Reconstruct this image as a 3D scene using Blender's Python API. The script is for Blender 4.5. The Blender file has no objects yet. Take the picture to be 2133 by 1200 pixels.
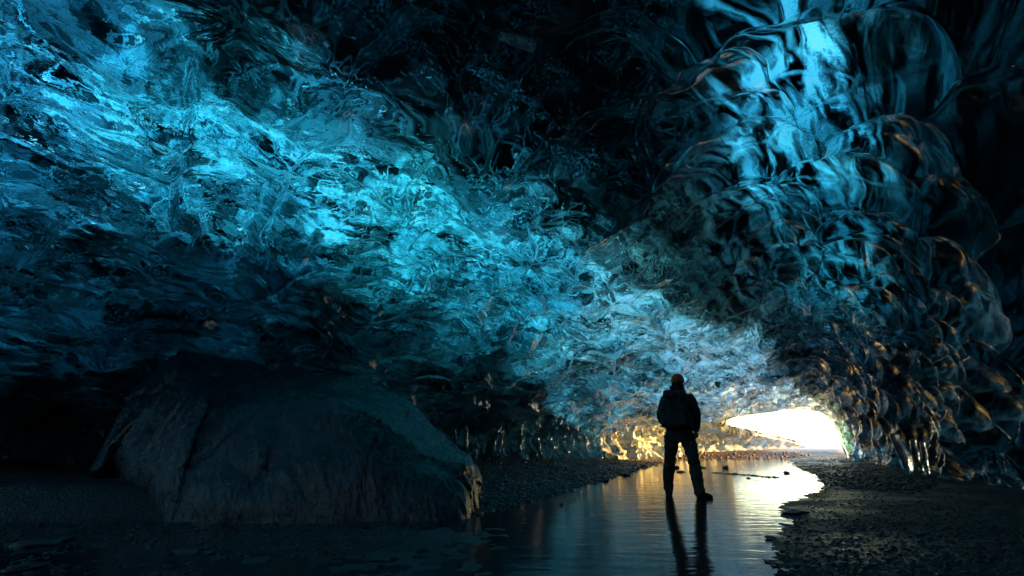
import bpy, bmesh, math, random
import numpy as np
from mathutils import Vector, Matrix

R = math.radians
rng = np.random.default_rng(7)
random.seed(7)
SC = bpy.context.scene
COL = SC.collection

# ------------------------------------------------------------------ camera
CAM_H, PITCH, LENS = 0.9, R(16.3), 17.99
FPX = 1066.0
cam_d = bpy.data.cameras.new('camera')
cam_d.lens = LENS
cam_d.sensor_width = 36
cam_d.clip_start = 0.05
cam_d.clip_end = 6000
cam = bpy.data.objects.new('camera', cam_d)
COL.objects.link(cam)
cam.location = (0, 0, CAM_H)
cam.rotation_euler = (R(90) + PITCH, 0, 0)
SC.camera = cam

# ------------------------------------------------------------------ light
SUN_AZ, SUN_EL = R(80), R(5.5)          # azimuth from +Y towards +X
world = bpy.data.worlds.new('World')
SC.world = world
world.use_nodes = True
wn = world.node_tree
sky = wn.nodes.new('ShaderNodeTexSky')
sky.sky_type = 'NISHITA'
sky.sun_disc = False
sky.sun_elevation = SUN_EL
sky.sun_rotation = SUN_AZ
sky.dust_density = 0.3
sky.ozone_density = 1.2
bg = wn.nodes['Background']
bg.inputs['Strength'].default_value = 0.15
wn.links.new(sky.outputs[0], bg.inputs['Color'])

sun_d = bpy.data.lights.new('sun', 'SUN')
sun_d.energy = 5.0
sun_d.angle = R(0.5)
sun_d.color = (1.0, 0.45, 0.09)
sun = bpy.data.objects.new('sun', sun_d)
COL.objects.link(sun)
to_sun = Vector((math.sin(SUN_AZ) * math.cos(SUN_EL), math.cos(SUN_AZ) * math.cos(SUN_EL), math.sin(SUN_EL)))
sun.rotation_euler = to_sun.to_track_quat('Z', 'Y').to_euler()
sun.location = to_sun * 100

vs = SC.view_settings
vs.view_transform = 'Standard'
vs.look = 'None'
vs.exposure = 3.0
vs.gamma = 1
cy = SC.cycles
cy.max_bounces = 24
cy.diffuse_bounces = 3
cy.glossy_bounces = 10
cy.transmission_bounces = 20
cy.sample_clamp_indirect = 2.5
cy.sample_clamp_direct = 0
cy.caustics_reflective = True
cy.caustics_refractive = True
cy.blur_glossy = 0.5
cy.use_denoising = True
cy.denoising_prefilter = 'ACCURATE'

# ------------------------------------------------------------------ numeric helpers
TA = np.array([0.66, 0.75]); TA = TA / np.linalg.norm(TA)   # tunnel axis in plan
TN = np.array([TA[1], -TA[0]])                              # towards the right wall


def project(p):
    """world points (n,3) -> photo pixels, depth"""
    z = p[:, 2] - CAM_H
    d = p[:, 1] * math.cos(PITCH) + z * math.sin(PITCH)
    v = -p[:, 1] * math.sin(PITCH) + z * math.cos(PITCH)
    dd = np.where(d > 0.05, d, 0.05)
    return 1066.5 + FPX * p[:, 0] / dd, 600 - FPX * v / dd, d


def ray(px, py):
    u = (px - 1066.5) / FPX
    v = (600 - py) / FPX
    return np.array([u, math.cos(PITCH) - v * math.sin(PITCH), math.sin(PITCH) + v * math.cos(PITCH)])


def on_ground(px, py, z=0.0):
    d = ray(px, py)
    t = (z - CAM_H) / d[2]
    return np.array([d[0] * t, d[1] * t, z])


def at_y(px, py, y):
    d = ray(px, py)
    t = y / d[1]
    return np.array([d[0] * t, y, CAM_H + d[2] * t])


_perm = np.random.default_rng(3).permutation(256)
_perm = np.concatenate([_perm, _perm, _perm])
_g3 = np.random.default_rng(5).normal(size=(256, 3)); _g3 /= np.linalg.norm(_g3, axis=1)[:, None]


def perlin(x, y, z=0.0):
    x, y, z = np.broadcast_arrays(np.asarray(x, float), np.asarray(y, float), np.asarray(z, float))
    xi = np.floor(x).astype(int); yi = np.floor(y).astype(int); zi = np.floor(z).astype(int)
    xf = x - xi; yf = y - yi; zf = z - zi
    u = xf ** 3 * (xf * (xf * 6 - 15) + 10); v = yf ** 3 * (yf * (yf * 6 - 15) + 10); w = zf ** 3 * (zf * (zf * 6 - 15) + 10)

    def g(a, b, c):
        h = _perm[_perm[_perm[(xi + a) & 255] + ((yi + b) & 255)] + ((zi + c) & 255)]
        gr = _g3[h]
        return gr[..., 0] * (xf - a) + gr[..., 1] * (yf - b) + gr[..., 2] * (zf - c)
    x00 = g(0, 0, 0) * (1 - u) + g(1, 0, 0) * u
    x10 = g(0, 1, 0) * (1 - u) + g(1, 1, 0) * u
    x01 = g(0, 0, 1) * (1 - u) + g(1, 0, 1) * u
    x11 = g(0, 1, 1) * (1 - u) + g(1, 1, 1) * u
    return (x00 * (1 - v) + x10 * v) * (1 - w) + (x01 * (1 - v) + x11 * v) * w


def fbm(x, y, z=0.0, octv=4, gain=0.5):
    o = 0; a = 1; f = 1
    for k in range(octv):
        o = o + a * perlin(x * f + 17.3 * k, y * f - 9.1 * k, np.asarray(z) * f + 3.7 * k)
        a *= gain; f *= 2.03
    return o


def ridged(x, y, z=0.0, octv=4, gain=0.5):
    o = 0; a = 1; f = 1
    for k in range(octv):
        o = o + a * (1 - np.abs(perlin(x * f + 31.3 * k, y * f - 5.1 * k, np.asarray(z) * f + 1.7 * k)) * 2.2) ** 2
        a *= gain; f *= 2.03
    return o


def smooth(a, b, x):
    t = np.clip((x - a) / (b - a), 0, 1)
    return t * t * (3 - 2 * t)


def scallops(x, y, k=14.0, tilt=0.0, seed=0, edge=False):
    """melt scallops: soft hollows meeting in sharp crests; 0 in a hollow, grows to the crest"""
    xi = np.floor(x).astype(int); yi = np.floor(y).astype(int)
    num = np.zeros_like(x); den = np.zeros_like(x); mn = np.full_like(x, 9.0); m2 = np.full_like(x, 9.0)
    cand = []
    for a in (-1, 0, 1):
        for b in (-1, 0, 1):
            cx = xi + a; cyy = yi + b
            h = (cx * 73856093 ^ cyy * 19349663 ^ (seed * 83492791)) & 0x7fffffff
            h = (h * 1103515245 + 12345) & 0x7fffffff
            jx = ((h >> 8) & 1023) / 1023.0
            h = (h * 1103515245 + 12345) & 0x7fffffff
            jy = ((h >> 8) & 1023) / 1023.0
            dx = x - (cx + 0.5 + (jx - 0.5) * 0.85); dy = y - (cyy + 0.5 + (jy - 0.5) * 0.85)
            d2 = dx * dx + dy * dy
            cand.append((d2, dx))
            m2 = np.minimum(m2, np.maximum(mn, d2)); mn = np.minimum(mn, d2)
    for d2, dx in cand:
        w = np.exp(-k * (d2 - mn))
        num += w * (d2 + tilt * dx); den += w
    if edge:
        return num / den, np.sqrt(m2) - np.sqrt(mn)
    return num / den


def catmull(P, t):
    """P (n,...) uniform Catmull-Rom at t in [0,n-1]"""
    n = len(P)
    i = np.clip(np.floor(t).astype(int), 0, n - 2)
    f = (t - i).reshape((-1,) + (1,) * (P.ndim - 1))
    p0 = P[np.maximum(i - 1, 0)]; p1 = P[i]; p2 = P[i + 1]; p3 = P[np.minimum(i + 2, n - 1)]
    return 0.5 * (2 * p1 + (p2 - p0) * f + (2 * p0 - 5 * p1 + 4 * p2 - p3) * f ** 2 + (3 * p1 - p0 - 3 * p2 + p3) * f ** 3)


def grid_faces(nr, nc, base=0, flip=False):
    i = np.arange(nr - 1)[:, None] * nc + np.arange(nc - 1)[None, :] + base
    q = np.stack([i, i + 1, i + nc + 1, i + nc], -1).reshape(-1, 4)
    return q[:, ::-1] if flip else q


def grid_normals(G):
    du = np.gradient(G, axis=0); dv = np.gradient(G, axis=1)
    n = np.cross(du, dv)
    return n / (np.linalg.norm(n, axis=-1, keepdims=True) + 1e-9)


def mesh_np(name, verts, quads=None, tris=None, mats=(), mat_idx=None, smooth_shade=True, parent=None):
    me = bpy.data.meshes.new(name)
    verts = np.asarray(verts, np.float32)
    me.vertices.add(len(verts)); me.vertices.foreach_set('co', verts.ravel())
    loops = []; starts = []; tot = 0
    if quads is not None and len(quads):
        loops.append(np.asarray(quads, np.int32).ravel()); starts.append(np.arange(len(quads)) * 4 + tot); tot += len(quads) * 4
    if tris is not None and len(tris):
        loops.append(np.asarray(tris, np.int32).ravel()); starts.append(np.arange(len(tris)) * 3 + tot); tot += len(tris) * 3
    lv = np.concatenate(loops); st = np.concatenate(starts).astype(np.int32)
    me.loops.add(len(lv)); me.loops.foreach_set('vertex_index', lv)
    me.polygons.add(len(st)); me.polygons.foreach_set('loop_start', st)
    if mat_idx is not None:
        me.polygons.foreach_set('material_index', np.asarray(mat_idx, np.int32))
    me.update(calc_edges=True)
    me.polygons.foreach_set('use_smooth', np.full(len(st), smooth_shade))
    for m in mats:
        me.materials.append(m)
    o = bpy.data.objects.new(name, me)
    COL.objects.link(o)
    if parent is not None:
        o.parent = parent
    return o


def attr_f(o, name, data):
    a = o.data.attributes.new(name, 'FLOAT', 'POINT'); a.data.foreach_set('value', np.asarray(data, np.float32).ravel())


def attr_v(o, name, data):
    a = o.data.attributes.new(name, 'FLOAT_VECTOR', 'POINT'); a.data.foreach_set('vector', np.asarray(data, np.float32).ravel())


def thing(o, label, cat, group=None):
    o['label'] = label; o['category'] = cat
    if group:
        o['group'] = group
    return o


def structure(o):
    o['kind'] = 'structure'
    return o


# ------------------------------------------------------------------ node helpers
class NT:
    def __init__(s, name):
        s.m = bpy.data.materials.new(name); s.m.use_nodes = True
        s.t = s.m.node_tree; s.t.nodes.clear()
        s.out = s.t.nodes.new('ShaderNodeOutputMaterial')

    def n(s, typ, **kw):
        nd = s.t.nodes.new('ShaderNode' + typ)
        for k, v in kw.items():
            if k.startswith('_'):
                s.set(nd.inputs[k[1:].replace('_', ' ')], v)
            else:
                setattr(nd, k, v)
        return nd

    def set(s, sock, v):
        if hasattr(v, 'node') and hasattr(v, 'is_output'):
            s.t.links.new(v, sock)
        elif hasattr(sock.default_value, '__len__') and hasattr(v, '__len__'):
            sock.default_value = tuple(v) + (1,) * (len(sock.default_value) - len(v))
        else:
            sock.default_value = v

    def math(s, op, a, b=0.0, c=0.0, clamp=False):
        nd = s.t.nodes.new('ShaderNodeMath'); nd.operation = op; nd.use_clamp = clamp
        for i, v in enumerate((a, b, c)):
            s.set(nd.inputs[i], v)
        return nd.outputs[0]

    def mrange(s, v, a, b, c=0.0, d=1.0):
        nd = s.t.nodes.new('ShaderNodeMapRange'); nd.interpolation_type = 'SMOOTHSTEP'
        for i, q in enumerate((v, a, b, c, d)):
            s.set(nd.inputs[i], q)
        return nd.outputs[0]

    def mix(s, f, a, b, mode='MIX'):
        nd = s.t.nodes.new('ShaderNodeMix'); nd.data_type = 'RGBA'; nd.blend_type = mode; nd.clamp_factor = True
        s.set(nd.inputs[0], f); s.set(nd.inputs[6], a); s.set(nd.inputs[7], b)
        return nd.outputs[2]

    def attr(s, name, out='Fac'):
        return s.n('Attribute', attribute_name=name).outputs[out]

    def noise(s, vec, scale, detail=4.0, rough=0.5, dist=0.0, out='Fac'):
        nd = s.n('TexNoise')
        s.set(nd.inputs['Vector'], vec)
        nd.inputs['Scale'].default_value = scale; nd.inputs['Detail'].default_value = detail
        nd.inputs['Roughness'].default_value = rough; nd.inputs['Distortion'].default_value = dist
        return nd.outputs[out]

    def vmul(s, v, k):
        nd = s.n('VectorMath', operation='MULTIPLY'); s.set(nd.inputs[0], v); nd.inputs[1].default_value = k
        return nd.outputs[0]

    def vadd(s, v, k):
        nd = s.n('VectorMath', operation='ADD'); s.set(nd.inputs[0], v); s.set(nd.inputs[1], k)
        return nd.outputs[0]

    def bump(s, h, strength, dist, normal=None):
        nd = s.n('Bump'); s.set(nd.inputs['Height'], h); nd.inputs['Strength'].default_value = strength
        nd.inputs['Distance'].default_value = dist
        if normal is not None:
            s.set(nd.inputs['Normal'], normal)
        return nd.outputs[0]

    def principled(s, color, rough=0.5, normal=None, **kw):
        nd = s.n('BsdfPrincipled')
        s.set(nd.inputs['Base Color'], color); s.set(nd.inputs['Roughness'], rough)
        if normal is not None:
            s.set(nd.inputs['Normal'], normal)
        for k, v in kw.items():
            s.set(nd.inputs[k.replace('_', ' ')], v)
        s.t.links.new(nd.outputs[0], s.out.inputs['Surface'])
        return nd

    def pos(s):
        return s.n('NewGeometry').outputs['Position']


# ------------------------------------------------------------------ materials
def ice_face(s):
    flow = s.attr('flow', 'Vector')
    frost = s.attr('frost')
    n1 = s.noise(s.vmul(flow, (1.0, 1.6, 1)), 2.6, 4, 0.55, 0.8)
    n2 = s.noise(flow, 14.0, 3, 0.5, 0.4)
    h = s.math('ADD', n1, s.math('MULTIPLY', n2, 0.16))
    fv = s.n('TexVoronoi', feature='SMOOTH_F1'); s.set(fv.inputs['Vector'], s.vadd(s.vmul(flow, (1.0, 1.7, 1)), s.vmul(s.noise(flow, 1.3, 3, .5, 0, 'Color'), (1.2, 1.2, 0))))
    fv.inputs['Scale'].default_value = 2.4; fv.inputs['Smoothness'].default_value = 0.12
    h = s.math('ADD', h, s.math('MULTIPLY', fv.outputs['Distance'], 1.1))
    calm = s.attr('calm')
    nb = s.n('Bump'); s.set(nb.inputs['Height'], h); nb.inputs['Distance'].default_value = 0.10
    s.set(nb.inputs['Strength'], s.mrange(calm, 0, 1, 0.36, 0.04))
    nrm = nb.outputs[0]
    sheen = s.attr('sheen')
    rf = s.n('BsdfRefraction')
    rf.inputs['IOR'].default_value = 1.31
    rf.inputs['Roughness'].default_value = 0.0
    rf.inputs['Color'].default_value = (0.90, 0.97, 1.0, 1)
    s.set(rf.inputs['Normal'], nrm)
    gs = s.n('BsdfGlossy')
    gs.inputs['Roughness'].default_value = 0.05
    s.set(gs.inputs['Normal'], nrm)
    fs = s.n('Fresnel'); fs.inputs['IOR'].default_value = 1.31; s.set(fs.inputs['Normal'], nrm)
    gl = s.n('MixShader')
    bk = s.n('NewGeometry').outputs['Backfacing']
    s.set(gl.inputs[0], s.math('MINIMUM', s.math('MULTIPLY', fs.outputs[0], s.math('MAXIMUM', sheen, bk)), s.math('MAXIMUM', 0.55, bk)))
    s.t.links.new(rf.outputs[0], gl.inputs[1]); s.t.links.new(gs.outputs[0], gl.inputs[2])
    df = s.n('BsdfDiffuse')
    df.inputs['Color'].default_value = (0.66, 0.80, 0.83, 1)
    s.set(df.inputs['Normal'], nrm)
    fr = s.math('MULTIPLY', frost, s.mrange(s.noise(s.vmul(flow, (0.8, 1.4, 1)), 3.2, 5, 0.6, 1.0), 0.3, 0.68, 0.25, 1.0))
    mx = s.n('MixShader')
    s.set(mx.inputs[0], fr); s.set(mx.inputs[1], gl.outputs[0]); s.set(mx.inputs[2], df.outputs[0])
    return mx.outputs[0]


def ice_core(s):
    """the milky, dirt-streaked ice behind the clear face, glow painted into its colour; daylight soaks through it"""
    flow = s.attr('flow', 'Vector')
    tint = s.attr('painted_glow', 'Vector')
    streak = s.attr('streak')
    speck = s.attr('speck')
    wv = s.noise(s.vmul(flow, (0.5, 0.9, 1)), 1.1, 3, 0.5, 0.0, 'Color')
    warped = s.vadd(s.vmul(flow, (0.6, 1.25, 1)), s.vmul(wv, (1.3, 1.3, 0)))
    n1 = s.noise(warped, 1.5, 8, 0.62, 0.9)
    body = s.mrange(n1, 0.38, 0.64, 0.06, 1.7)
    n2 = s.noise(warped, 2.3, 5, 0.55, 1.6)
    vein = s.mrange(s.math('ABSOLUTE', s.math('SUBTRACT', n2, 0.5)), 0.0, 0.030, 1.0, 0.0)
    n3 = s.noise(s.vmul(flow, (1.0, 2.2, 1)), 5.5, 5, 0.6, 1.2)
    glint = s.mrange(n3, 0.60, 0.72, 0.0, 3.6)  # white highlights painted into the ice colour
    v1 = s.n('TexVoronoi', feature='DISTANCE_TO_EDGE'); s.set(v1.inputs['Vector'], warped); v1.inputs['Scale'].default_value = 2.3
    v2 = s.n('TexVoronoi', feature='F1'); s.set(v2.inputs['Vector'], s.vadd(s.vmul(warped, (1, 1.15, 1)), s.vmul(wv, (.6, .6, 0)))); v2.inputs['Scale'].default_value = 3.4
    v3 = s.n('TexVoronoi', feature='DISTANCE_TO_EDGE'); s.set(v3.inputs['Vector'], s.vadd(warped, s.vmul(s.noise(flow, 4.0, 3, .5, 0, 'Color'), (.35, .35, 0)))); v3.inputs['Scale'].default_value = 5.5
    facet = s.mrange(s.n('SeparateColor', _Color=v2.outputs['Color']).outputs[0], 0.0, 1.0, 0.45, 1.45)
    rim = s.mrange(v1.outputs['Distance'], 0.0, 0.05, 1.9, 0.0)
    gap = s.math('MULTIPLY', s.mrange(v1.outputs['Distance'], 0.03, 0.14, 0.5, 1.0), s.mrange(v3.outputs['Distance'], 0.0, 0.06, 0.45, 1.0))
    body = s.math('ADD', s.math('MULTIPLY', s.math('MULTIPLY', body, facet), gap), s.math('MULTIPLY', rim, s.mrange(n2, .45, .6, 0, 1)))
    cloud = s.math('ADD', s.math('ADD', body, s.math('MULTIPLY', vein, 1.3)), glint)
    st = s.noise(s.vadd(s.vmul(flow, (0.75, 3.4, 1)), s.vmul(wv, (.6, 1.9, 0))), 1.0, 7, 0.6, 0.55)
    band = s.mrange(st, 0.41, 0.63, 0.01, 2.1)
    tex = s.n('Mix'); tex.data_type = 'FLOAT'
    s.set(tex.inputs[0], streak); s.set(tex.inputs[2], cloud); s.set(tex.inputs[3], band)
    dots = s.noise(flow, 21.0, 3, 0.75)
    dm = s.mrange(dots, 0.48, 0.53, 0.02, 1.6)
    d2 = s.n('Mix'); d2.data_type = 'FLOAT'
    s.set(d2.inputs[0], speck); d2.inputs[2].default_value = 1.0; s.set(d2.inputs[3], dm)
    tp = s.math('MULTIPLY', s.math('MULTIPLY', s.math('POWER', tex.outputs[0], 1.65), 1.05), d2.outputs[0])
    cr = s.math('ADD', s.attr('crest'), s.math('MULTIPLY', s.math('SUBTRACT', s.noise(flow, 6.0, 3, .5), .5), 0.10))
    ridge = s.mrange(cr, 0.0, 0.10, 1.0, 0.0)  # bright crest highlight painted into the colour
    hollow = s.mrange(cr, 0.03, 0.75, 1.35, 0.62)  # hollows and crest sides painted darker, as if shaded
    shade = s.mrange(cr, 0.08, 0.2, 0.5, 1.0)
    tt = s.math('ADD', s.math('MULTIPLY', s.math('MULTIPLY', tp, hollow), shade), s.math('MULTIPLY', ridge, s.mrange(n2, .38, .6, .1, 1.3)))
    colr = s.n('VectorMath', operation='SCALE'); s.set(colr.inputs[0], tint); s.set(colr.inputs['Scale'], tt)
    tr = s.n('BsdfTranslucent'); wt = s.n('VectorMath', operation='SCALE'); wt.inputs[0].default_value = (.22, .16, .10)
    s.set(wt.inputs['Scale'], s.math('MULTIPLY', s.math('MULTIPLY', glint, s.n('SeparateXYZ', _Vector=tint).outputs[2]), s.math('SUBTRACT', 1.0, streak)))
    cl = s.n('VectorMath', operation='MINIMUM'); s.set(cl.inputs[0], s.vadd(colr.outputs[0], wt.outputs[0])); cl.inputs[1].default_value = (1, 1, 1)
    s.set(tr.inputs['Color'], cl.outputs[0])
    df = s.n('BsdfDiffuse'); df.inputs['Color'].default_value = (0.012, 0.02, 0.026, 1)
    ad = s.n('AddShader')
    s.t.links.new(tr.outputs[0], ad.inputs[0]); s.t.links.new(df.outputs[0], ad.inputs[1])
    return ad.outputs[0]


def mat_ice():
    s = NT('glacier_ice')
    mx = s.n('MixShader')
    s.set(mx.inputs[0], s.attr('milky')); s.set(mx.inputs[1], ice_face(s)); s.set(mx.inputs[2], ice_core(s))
    s.t.links.new(mx.outputs[0], s.out.inputs['Surface'])
    ab = s.n('VolumeAbsorption')
    ab.inputs['Color'].default_value = (0.72, 0.845, 0.88, 1)
    ab.inputs['Density'].default_value = 4.0
    s.t.links.new(ab.outputs[0], s.out.inputs['Volume'])
    return s.m


def mat_ground():
    s = NT('black_gravel')
    p = s.pos()
    snow = s.attr('snow')
    vo = s.n('TexVoronoi', feature='F1'); s.set(vo.inputs['Vector'], p); vo.inputs['Scale'].default_value = 26
    vo2 = s.n('TexVoronoi', feature='F1'); s.set(vo2.inputs['Vector'], p); vo2.inputs['Scale'].default_value = 75
    h = s.math('ADD', s.math('MULTIPLY', vo.outputs['Distance'], -1.0), s.math('MULTIPLY', vo2.outputs['Distance'], -0.35))
    nrm = s.bump(h, 0.9, 0.03)
    big = s.noise(p, 0.8, 5, 0.6)
    c = s.mix(vo.outputs['Color'], (0.008, 0.009, 0.010), (0.034, 0.036, 0.039))
    c = s.mix(s.mrange(big, 0.35, 0.7, 0, 0.5), c, (0.018, 0.017, 0.016))
    c = s.mix(snow, c, (0.55, 0.57, 0.60))
    rg = s.mrange(big, 0.35, 0.65, 0.42, 0.75)
    rg = s.math('ADD', rg, s.math('MULTIPLY', snow, 0.2))
    s.principled(c, rg, nrm)
    return s.m


def mat_stone(name, c0, c1, r0=0.25, r1=0.6, scale=6.0, bump=0.4, stri=None):
    s = NT(name)
    tc = s.n('TexCoord').outputs['Object']
    n = s.noise(tc, scale, 8, 0.62, 0.3)
    col = s.mix(s.mrange(n, 0.35, 0.66), c0, c1)
    n2 = s.noise(tc, scale * 7, 5, 0.65)
    h = s.math('ADD', n, s.math('MULTIPLY', n2, 0.35))
    if stri:
        st = s.noise(s.vmul(tc, stri), 1.0, 6, 0.6, 0.4)
        h = s.math('ADD', h, s.math('MULTIPLY', st, 0.8))
    s.principled(col, s.mrange(n2, 0.3, 0.7, r0, r1), s.bump(h, bump, 0.05))
    return s.m


def mat_water():
    s = NT('stream_water')
    p = s.pos()
    n1 = s.noise(s.vmul(p, (1.0, 2.6, 1)), 2.2, 4, 0.5, 0.6)
    n2 = s.noise(s.vmul(p, (1.0, 1.5, 1)), 7.0, 3, 0.5, 0.3)
    h = s.math('ADD', n1, s.math('MULTIPLY', n2, 0.12))
    pr = s.principled((0.012, 0.018, 0.022), 0.09, s.bump(h, 0.22, 0.03), IOR=1.33)
    return s.m


def mat_cloth(name, c, rough=0.8, scale=60.0, bump=0.25):
    s = NT(name)
    tc = s.n('TexCoord').outputs['Object']
    n = s.noise(tc, 9, 5, 0.6)
    wv = s.noise(tc, scale, 3, 0.5)
    d = tuple(x * 0.55 for x in c)
    col = s.mix(s.mrange(n, 0.3, 0.7), d, c)
    s.principled(col, rough, s.bump(s.math('ADD', n, s.math('MULTIPLY', wv, 0.3)), bump, 0.02))
    return s.m


M_ICE = mat_ice()
M_GROUND = mat_ground()
M_BOULDER = mat_stone('wet_basalt', (0.005, 0.0065, 0.009), (0.020, 0.025, 0.034), 0.15, 0.36, 3.0, 0.6, (18, 5, 2.5))
M_STONE = mat_stone('wet_stone', (0.010, 0.011, 0.012), (0.036, 0.037, 0.038), 0.26, 0.6, 9.0, 0.4)
M_PALE = mat_stone('pale_stone', (0.07, 0.075, 0.08), (0.18, 0.18, 0.18), 0.4, 0.7, 9.0, 0.4)
M_WATER = mat_water()

# ------------------------------------------------------------------ ice cave (the vault, in tunnel coordinates s = along, w = across)
# each station: 13 points (s, w, z) from the left foot over the hip of the roof to the right foot
ST = np.array([
    [(-9, -12.5, -.4), (-13.2, .9, 0), 0, 0],
], dtype=object) if False else None


def stn(s, pts, soff=None):
    o = []
    for i, (w, z) in enumerate(pts):
        o.append((s + (soff[i] if soff else 0), w, z))
    return o


STATIONS = np.array([
    stn(-13, [(-1, .0), (-1.2, .4), (-1.2, .8), (-1.0, 1.2), (-.8, 1.4), (-.5, 1.6), (-.3, 1.7), (.0, 1.7), (.3, 1.6), (.6, 1.3), (.8, .9), (.8, .5), (.8, .0)]),
    stn(-11, [(-9, -.4), (-9.6, .8), (-9.2, 1.8), (-7.8, 2.4), (-6, 2.9), (-4.5, 3.4), (-3.6, 3.9), (-1.8, 4.3), (.0, 4.0), (1.5, 3.2), (2.3, 2.2), (2.5, 1.1), (2.5, -.4)]),
    stn(-6, [(-13.0, -.4), (-13.8, .9), (-12.5, 1.8), (-9.6, 2.6), (-7, 3.35), (-4.8, 4.0), (-3.9, 4.7), (-2, 5.4), (.5, 5.3), (2.6, 4.3), (3.7, 2.8), (4.0, 1.2), (3.9, -.4)]),
    stn(0, [(-13.6, -.4), (-14.2, .9), (-12.3, 1.75), (-9.5, 2.65), (-7, 3.4), (-4.75, 4.1), (-3.9, 4.8), (-2.1, 5.55), (.2, 5.4), (2.1, 4.4), (3.1, 2.8), (3.4, 1.2), (3.3, -.4)]),
    stn(5, [(-12.6, -.4), (-13.2, .9), (-11.6, 1.9), (-9, 2.75), (-6.7, 3.5), (-4.7, 4.1), (-3.9, 4.8), (-2.4, 5.5), (-.4, 5.3), (1.1, 4.2), (1.9, 2.7), (2.1, 1.2), (2.0, -.4)]),
    stn(10, [(-11.0, -.1), (-11.7, 1.0), (-10.4, 2.0), (-8.4, 2.9), (-6.4, 3.55), (-4.7, 4.0), (-3.9, 4.6), (-2.6, 5.2), (-1.2, 4.9), (-.1, 3.8), (.5, 2.5), (.7, 1.2), (.55, -.3)]),
    stn(16, [(-10.7, -.1), (-11.3, .9), (-10.3, 1.8), (-8.3, 2.6), (-6.3, 3.15), (-4.7, 3.5), (-4.0, 3.9), (-3.1, 4.2), (-2.1, 3.9), (-1.4, 3.1), (-1.0, 2.1), (-.9, 1.0), (-1.0, -.3)]),
    stn(20, [(-10.5, -.1), (-11.0, .8), (-10.1, 1.6), (-8.3, 2.2), (-6.4, 2.65), (-4.75, 2.9), (-4.2, 3.15), (-3.7, 3.2), (-3.2, 2.9), (-2.8, 2.3), (-2.6, 1.6), (-2.5, .8), (-2.6, -.3)], [2, 2, 1.6, 1.2, .6, .3, .2, .1, 0, 0, 0, 0, 0]),
    stn(23, [(-10.2, -.1), (-10.6, .65), (-10.1, 1.25), (-9.3, 1.65), (-8.0, 2.0), (-5.6, 2.4), (-4.6, 2.5), (-4.2, 2.4), (-3.9, 2.15), (-3.6, 1.7), (-3.5, 1.2), (-3.45, .6), (-3.5, -.3)], [5, 5, 3.6, 2.0, .8, .6, .4, .2, 0, 0, 0, 0, 0]),
    stn(25, [(-7.2, -.15), (-7.6, .42), (-8.7, .95), (-9.4, 1.22), (-9.1, 1.6), (-6.8, 2.05), (-5.6, 2.1), (-4.95, 1.98), (-4.65, 1.7), (-4.4, 1.35), (-4.25, .9), (-4.15, .4), (-4.15, -.3)], [9.5, 9.2, 5.5, 2.4, -.1, .4, .6, .7, .6, .4, .2, .1, 0]),
], float)
S_KEY = STATIONS[:, 6, 0] * 0 + np.array([-13, -11, -6, 0, 5, 10, 16, 20, 23, 25], float)

NS, NQ = 1150, 980
# station spacing follows the distance from the camera
sv = np.linspace(-13, 25, 4000)
dens = 1.0 / np.clip(np.abs(sv - 2) * 0.75 + 2.2, 3.6, 40)
dens = np.where(sv < -1, dens * 0.3, dens)
cum = np.concatenate([[0], np.cumsum(dens)[:-1]]); cum /= cum[-1]
s_nom = np.interp(np.linspace(0, 1, NS), cum, sv)
t_st = np.interp(s_nom, S_KEY, np.arange(len(S_KEY)))


def station_interp(t):
    """monotone-ish smooth interpolation between stations"""
    lin = t
    i = np.clip(np.floor(lin).astype(int), 0, len(S_KEY) - 2)
    f = (lin - i)[:, None, None]
    h = np.diff(S_KEY)
    P = STATIONS
    m = np.zeros_like(P)
    m[1:-1] = ((P[1:-1] - P[:-2]) / h[:-1, None, None] * h[1:, None, None] + (P[2:] - P[1:-1]) / h[1:, None, None] * h[:-1, None, None]) / (h[:-1] + h[1:])[:, None, None]
    m[0] = (P[1] - P[0]) / h[0]; m[-1] = (P[-1] - P[-2]) / h[-1]
    hh = h[i][:, None, None]
    return (2 * f ** 3 - 3 * f ** 2 + 1) * P[i] + (f ** 3 - 2 * f ** 2 + f) * hh * m[i] + (-2 * f ** 3 + 3 * f ** 2) * P[i + 1] + (f ** 3 - f ** 2) * hh * m[i + 1]


PS = station_interp(t_st)                                   # (NS,13,3)
seg = np.linalg.norm(np.diff(STATIONS[4][:, 1:], axis=0), axis=1)
seg = np.maximum(seg, 1.0); seg[5:] *= 1.25
cq = np.concatenate([[0], np.cumsum(seg)]); cq /= cq[-1]
q = np.interp(np.linspace(0, 1, NQ), cq, np.arange(13))
SWZ = np.stack([catmull(PS.transpose(1, 0, 2)[:, :, k], q).T for k in range(3)], -1)   # (NS,NQ,3)
G = np.empty_like(SWZ)
G[..., 0] = SWZ[..., 0] * TA[0] + SWZ[..., 1] * TN[0]
G[..., 1] = SWZ[..., 0] * TA[1] + SWZ[..., 1] * TN[1]
G[..., 2] = SWZ[..., 2]
dl = np.linalg.norm(np.diff(G, axis=1), axis=2)
Larc = np.concatenate([np.zeros((NS, 1)), np.cumsum(dl, axis=1)], axis=1)
jc = int(np.argmin(np.abs(q - 5.3)))                        # the hip of the roof
Larc = Larc - Larc[:, jc:jc + 1]
Sarc = SWZ[..., 0]
NRM = grid_normals(G)
ctr = np.stack([Sarc * TA[0] - 4.5 * TN[0], Sarc * TA[1] - 4.5 * TN[1], np.full_like(Sarc, 1.5)], -1)
sgn = np.sign(np.sum((ctr - G) * NRM, -1).mean())
NRM *= sgn                                                  # points into the cave

# relief of the inner face
S_, L_ = Sarc, Larc
left = smooth(0.5, -0.6, L_)
right = 1 - left
wx = fbm(S_ * .5, L_ * .5, 4.0, 3); wy = fbm(S_ * .5, L_ * .5, 9.0, 3)
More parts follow.
